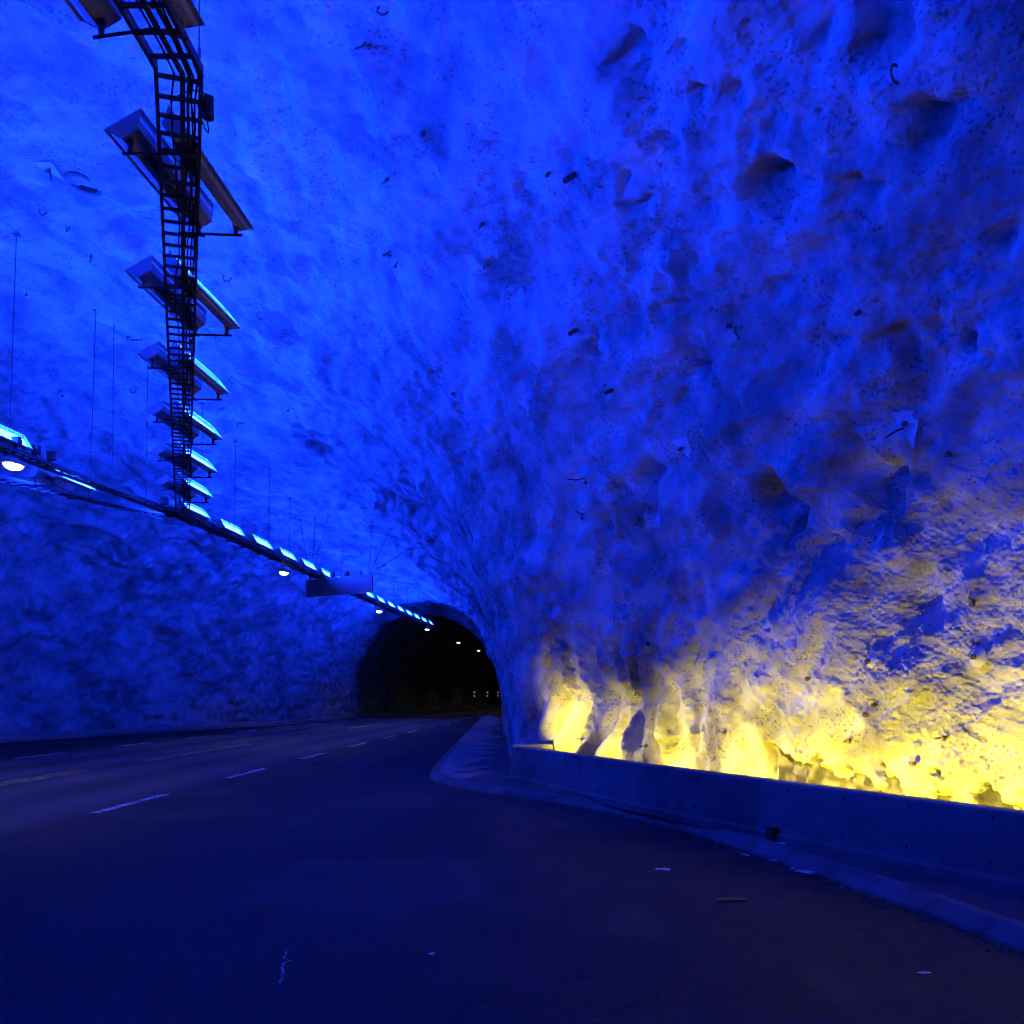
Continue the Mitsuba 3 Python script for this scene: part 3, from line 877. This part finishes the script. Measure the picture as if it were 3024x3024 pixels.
for n, (x, y, w) in enumerate(((-9.05, 18.45, 'first'), (-8.98, 19.05, 'second'), (-8.92, 19.55, 'third'), (-8.3, 24.1, 'last'))):
    k = num('junction_box')
    add(k + '__body', mikit.ply(box((x + .12, y, ZL + .14), (.16, .13, .16), .02), 'mat_cable'))
    add(k + '__lid', mikit.ply(box((x + .12, y, ZL + .225), (.17, .14, .015), .004), 'mat_steel'))
    add(k + '__gland', mikit.ply(tube([(x + .12, y, ZL + .062), (x + .12, y, ZL + .02)], .02, 8), 'mat_steel'))
    tag(k, f'{w} dark junction box from the left on top of the long road ladder', 'junction box', 'junction boxes on the road ladder')

# ------------------------------------------------------------------ rock bolts, plates and pipe ends in the rock
def frame(n):
    n = n / np.linalg.norm(n)
    up = np.array([0, 0, 1.0]) if abs(n[2]) < .9 else np.array([0, 1.0, 0])
    a = np.cross(up, n)
    a /= np.linalg.norm(a)
    M = np.eye(4)
    M[:3, 0], M[:3, 1], M[:3, 2] = a, np.cross(n, a), n
    return M


def rock_at(p):
    d, i = rock_tree.query(np.asarray(p, float), k=12)
    v, n = np.asarray(rock.vertices)[i[0]], rock_n[i].mean(0)
    return v, n / np.linalg.norm(n)


def plate_mesh(shape, size):
    """Folded triangular or round washer plate, in its own plane xy, standing along z."""
    if shape == 'round':
        m = trimesh.creation.annulus(.022, size, .012, sections=24)
        v = np.array(m.vertices)
        v[:, 2] += .05 - .05 * (np.hypot(v[:, 0], v[:, 1]) / size) ** 2
        return trimesh.Trimesh(v, m.faces, process=False)
    a = size
    pts = np.array([[-.62 * a, .62 * a, .16 * a], [.55 * a, .38 * a, .02 * a], [.22 * a, -.95 * a, .14 * a]])
    mid = pts.mean(0) - [0, 0, .05 * a]
    top = [pts[0], pts[1], pts[2], mid]
    v = np.array(top + [q - [0, 0, .012] for q in top])
    f = [[0, 3, 1], [1, 3, 2], [2, 3, 0], [4, 5, 7], [5, 6, 7], [6, 4, 7], [0, 1, 5], [0, 5, 4], [1, 2, 6], [1, 6, 5], [2, 0, 4], [2, 4, 6]]
    return trimesh.Trimesh(v, f, process=False)


def bolt(kind, p, label, size=.2, spin=0.0, length=.22, lean=(0, 0)):
    c, n = rock_at(p)
    length = length * .8
    M = frame(n)
    M[:3, 3] = c
    M = M @ trimesh.transformations.rotation_matrix(math.radians(spin), [0, 0, 1])
    W = {'to_world': T(M)}
    tip = np.array([lean[0], lean[1], 1.0])
    tip = tip / np.linalg.norm(tip) * length
    if kind == 'hook':
        k = num('rock_hook')
        t_ = np.linspace(0, np.pi * 1.25, 12)
        r = length * .3
        pts = np.vstack([[0, 0, -.1], [0, 0, length * .55], np.stack([r - r * np.cos(t_), 0 * t_, length * .6 + r * np.sin(t_)], 1)])
        add(k, mikit.ply(tube(pts, .012, 6), 'mat_bolt', smooth=True) | W)
        tag(k, label, 'hook', 'bent bars and hooks in the vault')
        return
    if kind == 'pipe':
        k = num('pipe_stub')
        size *= .65 if size < .1 else 1
        length *= .75
        m = trimesh.creation.annulus(size * .74, size, .3, sections=28)
        m.apply_translation((0, 0, length - .15))
        add(k + '__pipe', mikit.ply(m, 'mat_bolt', smooth=40) | W)
        cm = trimesh.creation.cylinder(size * .74, .01, sections=24)
        cm.apply_translation((0, 0, -.04 + length * .2))
        add(k + '__bore', mikit.ply(cm, 'mat_black') | W)
        tag(k, label, 'pipe')
        return
    k = num('rock_bolt')
    add(k + '__bar', mikit.ply(tube([(0, 0, -.1), tip * .5, tip], .011 if size < .3 else .015, 8), 'mat_bolt', smooth=40) | W)
    if kind in ('plate', 'round'):
        add(k + '__plate', mikit.ply(plate_mesh('round' if kind == 'round' else 'fold', size), 'mat_plate') | W)
    nz = .07 if kind != 'stub' else .05
    nut = trimesh.creation.cylinder(.030, .035, sections=6)
    nut.apply_translation((0, 0, nz))
    add(k + '__nut', mikit.ply(nut, 'mat_bolt') | W)
    tag(k, label, 'rock bolt', {'plate': 'bolts with folded plates', 'round': 'bolts with round plates', 'stub': 'bare bolt ends in the wall'}[kind])


BOLTS = [
    ('plate', (4.03, 10.45, 4.41), 'large pale folded triangular plate on the right wall with a dark bar through it', {'size': 0.27, 'length': 0.34, 'lean': (-0.5, -0.5), 'spin': 0}),
    ('plate', (2.36, 13.88, 4.99), 'pale triangular plate on the wall left of the largest plate', {'size': 0.27, 'length': 0.16, 'spin': 8}),
    ('plate', (-10.02, 21.18, 9.96), 'small bright plate crossed by the leftmost hanging rod', {'size': 0.22, 'length': 0.1, 'spin': 150}),
    ('stub', (-7.81, 19.08, 9.85), 'short bar end in the vault above the second hanging rod', {'length': 0.2}),
    ('plate', (-11.76, 30.02, 8.83), 'pale triangular plate behind the third hanging rod, above the long ladder', {'size': 0.3, 'length': 0.12, 'spin': 30}),
    ('plate', (-7.42, 27.62, 8.98), 'pale plate in the vault right of the diagonal ladder, by a rod top', {'size': 0.28, 'length': 0.12, 'spin': 60}),
    ('plate', (-11.60, 26.50, 9.43), 'plate with a dark gap above it, left of the second hanging rod', {'size': 0.26, 'length': 0.12, 'spin': 120}),
    ('plate', (-7.21, 16.01, 9.88), 'large plate beside the ring mark, at the upper left', {'size': 0.3, 'length': 0.25, 'spin': 200, 'lean': (0.3, -0.4)}),
    ('stub', (-7.55, 26.76, 9.13), 'thin bar end right of the diagonal ladder, above a pale plate', {'length': 0.3, 'lean': (1, 0)}),
    ('plate', (-5.67, 26.00, 8.92), 'small plate in the vault at the middle left, right of the ladder', {'size': 0.2, 'length': 0.12, 'spin': 20}),
    ('plate', (-12.66, 60.55, 4.85), 'small pale plate on the far left wall, highest of a scattered few', {'size': 0.32, 'length': 0.1, 'spin': 0}),
    ('plate', (-12.36, 62.52, 4.01), 'small pale plate on the far left wall, below and right of the highest', {'size': 0.26, 'length': 0.1, 'spin': 40}),
    ('plate', (-12.94, 60.54, 3.78), 'small pale plate on the far left wall, lowest and leftmost of the few', {'size': 0.24, 'length': 0.1, 'spin': 80}),
    ('round', (3.98, 11.28, 2.00), 'round pale washer plate at the upper edge of the yellow light, left one', {'size': 0.1, 'length': 0.12}),
    ('round', (4.62, 10.09, 2.02), 'round pale washer plate at the upper edge of the yellow light, right one', {'size': 0.1, 'length': 0.12}),
    ('round', (1.38, 18.25, 0.87), 'round plate with a crossed bar low on the folded nose of rock', {'size': 0.1, 'length': 0.2, 'lean': (-0.6, 0)}),
    ('stub', (3.10, 14.24, 1.13), 'rusty bar end in the middle of the yellow lit wall', {'length': 0.16, 'lean': (-0.6, 0.2)}),
    ('stub', (3.93, 11.80, 1.12), 'rusty bar end right of the middle of the yellow lit wall', {'length': 0.12, 'lean': (-0.5, 0)}),
    ('stub', (4.45, 10.42, 1.20), 'bent bar end on the right side of the yellow lit wall', {'length': 0.16, 'lean': (-0.7, 0)}),
    ('stub', (4.02, 11.29, 1.54), 'short dark bar end under the left round washer plate', {'length': 0.16, 'lean': (0.5, 0)}),
    ('stub', (3.65, 12.47, 1.84), 'bar end at the top of the yellow band, left of the round plates', {'length': 0.1}),
    ('stub', (4.60, 10.15, 2.56), 'dark bar pointing up above the right round plate', {'length': 0.14, 'lean': (0, 0.8)}),
    ('stub', (2.22, 15.97, 2.45), 'dark bar end above the folded nose, on blue rock', {'length': 0.12}),
    ('stub', (1.96, 16.21, 0.79), 'bar end low on the wall beside the folds, near the barrier top', {'length': 0.18, 'lean': (-0.6, 0)}),
    ('stub', (4.25, 10.73, 0.92), 'stub of bar low on the right of the yellow wall', {'length': 0.08}),
    ('stub', (2.12, 16.73, 1.75), 'bar end casting a shadow at the right edge of the folds', {'length': 0.14, 'lean': (-0.5, 0)}),
    ('pipe', (0.73, 11.88, 7.67), 'thick dark pipe end high in the vault near the top middle', {'size': 0.055, 'length': 0.3}),
    ('stub', (0.46, 12.01, 7.78), 'short bar just left of the thick pipe end in the vault', {'length': 0.12}),
    ('hook', (3.27, 8.46, 6.73), 'curved dark hook near the top right corner', {'length': 0.3, 'spin': 90}),
    ('stub', (2.54, 11.89, 5.95), 'long slanting bar on the upper right wall', {'length': 0.45, 'lean': (0.9, -0.7), 'size': 0.2}),
    ('pipe', (0.92, 14.27, 6.75), 'dark pipe end in the middle of the vault', {'size': 0.05, 'length': 0.26}),
    ('pipe', (1.44, 14.55, 5.97), 'dark pipe end on the vault below the middle one', {'size': 0.045, 'length': 0.2}),
    ('stub', (-1.65, 13.83, 8.61), 'short bar end in the vault right of the first lamp pair', {'length': 0.16}),
    ('stub', (-0.40, 13.82, 8.03), 'short hanging bar end in the vault near the picture middle', {'length': 0.16}),
    ('stub', (-1.87, 15.92, 8.55), 'long bent bar in the vault below the first lamp pair', {'length': 0.6, 'lean': (1.6, 0)}),
    ('hook', (-1.74, 16.02, 8.45), 'hook at the end of the long bent bar', {'length': 0.2}),
    ('stub', (-1.65, 11.84, 9.18), 'dark bar at the top of the vault, right of the ladder', {'length': 0.3, 'lean': (0.9, -0.5)}),
    ('hook', (-1.33, 11.31, 9.28), 'hook cut by the top edge of the picture', {'length': 0.25}),
    ('stub', (-1.09, 12.67, 8.59), 'small bar end between two dark hollows of the vault', {'length': 0.12}),
    ('stub', (3.45, 10.16, 5.43), 'short bar with a dark shadow on the right wall above the plates', {'length': 0.12}),
    ('stub', (4.31, 10.11, 4.01), 'tiny bar end below the largest plate on the right wall', {'length': 0.08}),
    ('stub', (-0.98, 18.40, 7.18), 'thin bar lying slantwise in the vault right of the middle', {'length': 0.35, 'lean': (1.2, -0.4)}),
    ('hook', (-7.83, 17.18, 9.86), 'small hook in the vault above the leftmost hanging rod, upper one', {'length': 0.22}),
    ('hook', (-7.68, 17.89, 9.92), 'small hook in the vault above the leftmost hanging rod, lower one', {'length': 0.26, 'spin': 40}),
    ('hook', (-5.07, 18.53, 9.33), 'crossed bar and hook right of the second lamp pair', {'length': 0.3}),
    ('hook', (-4.80, 20.14, 9.14), 'small loop hook in the vault right of the second lamp pair', {'length': 0.26, 'spin': 70}),
    ('hook', (-9.47, 25.93, 9.47), 'small hook left of the diagonal ladder at the third lamp pair', {'length': 0.3}),
    ('hook', (-6.44, 23.97, 9.06), 'small hook right of the diagonal ladder at the third lamp pair', {'length': 0.3, 'spin': 50}),
    ('hook', (-9.16, 30.87, 8.76), 'small hook right of the diagonal ladder above the road ladder', {'length': 0.3}),
    ('hook', (-14.80, 39.66, 7.19), 'hook on the left wall under the road ladder', {'length': 0.4}),
    ('pipe', (-8.47, 22.99, 9.66), 'wide ring of a bored hole in the vault left of the diagonal ladder', {'size': 0.21, 'length': 0.03}),
    ('pipe', (-6.86, 16.33, 9.81), 'faint ring mark in the vault at the upper left', {'size': 0.3, 'length': 0.005}),
    ('stub', (1.22, 16.10, 5.02), 'thin bar on the wall below the middle of the picture, upper of two', {'length': 0.4, 'lean': (-0.5, 1.0)}),
    ('stub', (1.26, 16.86, 4.57), 'thin bar on the wall below the middle of the picture, lower of two', {'length': 0.25, 'lean': (0, 1.0)}),
    ('stub', (2.00, 15.49, 4.34), 'thin slanting bar on blue rock left of the middle', {'length': 0.2, 'lean': (-0.9, -0.6)}),
    ('stub', (3.97, 11.37, 1.41), 'dark bar end at the lower right of the yellow wall', {'length': 0.1}),
    ('stub', (-17.25, 41.50, 4.21), 'dark bar low on the left wall', {'length': 0.5, 'lean': (-0.4, -0.6), 'size': 0.3}),
]
for b in BOLTS:
    bolt(b[0], b[1], b[2], **b[3])

# ------------------------------------------------------------------ litter on the floor
def scrap(x, y, z, size, mat, label, cat, flat=.02, seed=0):
    r = np.random.default_rng(seed)
    n = 9
    g = np.stack(list(np.meshgrid(np.linspace(-1, 1, n), np.linspace(-1, 1, n), indexing='ij')) + [np.zeros((n, n))], -1)
    q = g.reshape(-1, 3)
    rad = 1 + .25 * r.normal()
    ang_ = np.arctan2(q[:, 1], q[:, 0])
    edge = 1 - .3 * (meshkit.noise(np.stack([np.cos(ang_) * 1.6 + seed, np.sin(ang_) * 1.6, q[:, 0] * 0], -1), seed))
    q[:, :2] *= edge[:, None]
    q[:, 2] = .1 + 1.0 * meshkit.fbm(np.c_[q[:, :2] * 1.4, q[:, 2]] + seed * 7, 2, seed)
    v = q * [size[0] / 2, size[1] / 2, flat]
    a = r.uniform(0, 6.28) if size[0] < .3 else .1
    ca, sa = math.cos(a), math.sin(a)
    v = np.c_[v[:, 0] * ca - v[:, 1] * sa + x, v[:, 0] * sa + v[:, 1] * ca + y, v[:, 2] + z]
    top = grid_mesh(v.reshape(n, n, 3)[::-1])
    k = num('litter')
    add(k, mikit.ply(top, mat, smooth=False))
    tag(k, label, cat, 'litter lying on the lay-by floor')


def ground(px, py, h=0.0):
    y = 1932 * (CAM_H - h) / (py - 1310)
    return (px - 966) / 1932 * y, y


for n, (x, y, h, s, mat, lab, cat, fl_) in enumerate([
    (1.41, 9.60, .004, (.16, .10), 'mat_paper', 'flat white paper scrap lying on the asphalt left of the kerb', 'paper scrap', .012),
    (1.74, 8.17, .004, (.30, .11), 'mat_leaf', 'yellow brown leaf litter streak on the asphalt', 'leaf litter', .02),
    (-0.51, 6.47, .004, (.06, .04), 'mat_paper', 'tiny white scrap in the middle of the lay-by floor', 'paper scrap', .012),
    (2.43, 6.04, .004, (.09, .04), 'mat_paper', 'small pale scrap on the asphalt near the lower right', 'paper scrap', .012),
    (2.34, 10.33, .005, (.13, .08), 'mat_paper', 'white crumpled scrap against the kerb below the drain box', 'paper scrap', .05),
    (2.55, 9.99, .005, (.09, .06), 'mat_paper', 'second crumpled scrap against the kerb, right of the first', 'paper scrap', .05),
    (2.62, 9.55, .005, (.06, .05), 'mat_paper', 'smallest pale crumb against the kerb between two larger scraps', 'paper scrap', .04),
    (2.66, 9.30, .005, (.20, .10), 'mat_paper', 'largest crumpled pale wrapper lying against the kerb', 'wrapper', .06),
    (2.75, 10.42, .126, (.12, .07), 'mat_paper', 'white scrap on the pavement under the rusty drain box', 'paper scrap', .012),
]):
    scrap(x, y, h, s, mat, lab, cat, fl_, n + 1)
gv = []
r = np.random.default_rng(5)
for i in range(260):
    s_ = r.uniform(26, 36)
    j = np.argmin(abs(ks - s_))
    o = -abs(r.normal(0, .10)) - .01
    tk = t_k = (kp[min(j + 1, len(kp) - 1)] - kp[j - 1])
    tk = tk / np.linalg.norm(tk)
    c = kp[j] + o * np.array([tk[1], -tk[0]])
    m = trimesh.creation.icosphere(0, r.uniform(.005, .02))
    m.apply_transform(trimesh.transformations.random_rotation_matrix(r.random(3)))
    m.apply_translation((c[0], c[1], .006))
    gv.append(m)
add('gutter_grit', mikit.ply(join(*gv), 'mat_kerb'))
tag('gutter_grit', 'grit and crumbs of stone gathered along the kerb', kind='stuff')
u = np.linspace(0, 1, 26)
r = np.random.default_rng(3)
cx_, cy_ = -1.45 + .13 * u + .012 * r.normal(size=26), 6.62 - .80 * u
wv = (.003 + .006 * r.random(26)) * np.minimum(1, 6 * u + .2)
add('asphalt_road__paint_smear', mikit.ply(grid_mesh(np.stack([np.stack([cx_ + wv, cy_, u * 0 + .004], -1), np.stack([cx_ - wv, cy_, u * 0 + .004], -1)], 0)), 'mat_old_paint'))
labels['asphalt_road__paint_smear'] = {'label': 'thin pale smear of paint on the asphalt near the bottom'}
# ------------------------------------------------------------------ reflectors far in the tunnel
for n, (x, y) in enumerate(((-5.0, 136.0), (-3.5, 146.0), (-2.1, 155.0))):
    k = num('glowing_reflector')
    add(k + '__post', mikit.ply(box((x, y, .75), (.12, .06, 1.3), .01), 'mat_cable'))
    for z in (1.42, 1.92):
        add(num(k + '__light'), mikit.ply(box((x, y - .06, z), (.2, .06, .24), .02), 'mat_reflector') | {'emitter': glow([.009, .009, .0095], .05)})  # added glow: these are reflectors, not lamps
    add(k + '__bar', mikit.ply(box((x, y, 1.7), (.08, .05, .7)), 'mat_cable'))
    tag(k, f'{["left", "middle", "right"][n]} pair of small white reflectors with added glow deep in the dark tunnel', 'glowing reflector', 'reflectors with added glow in the tunnel')
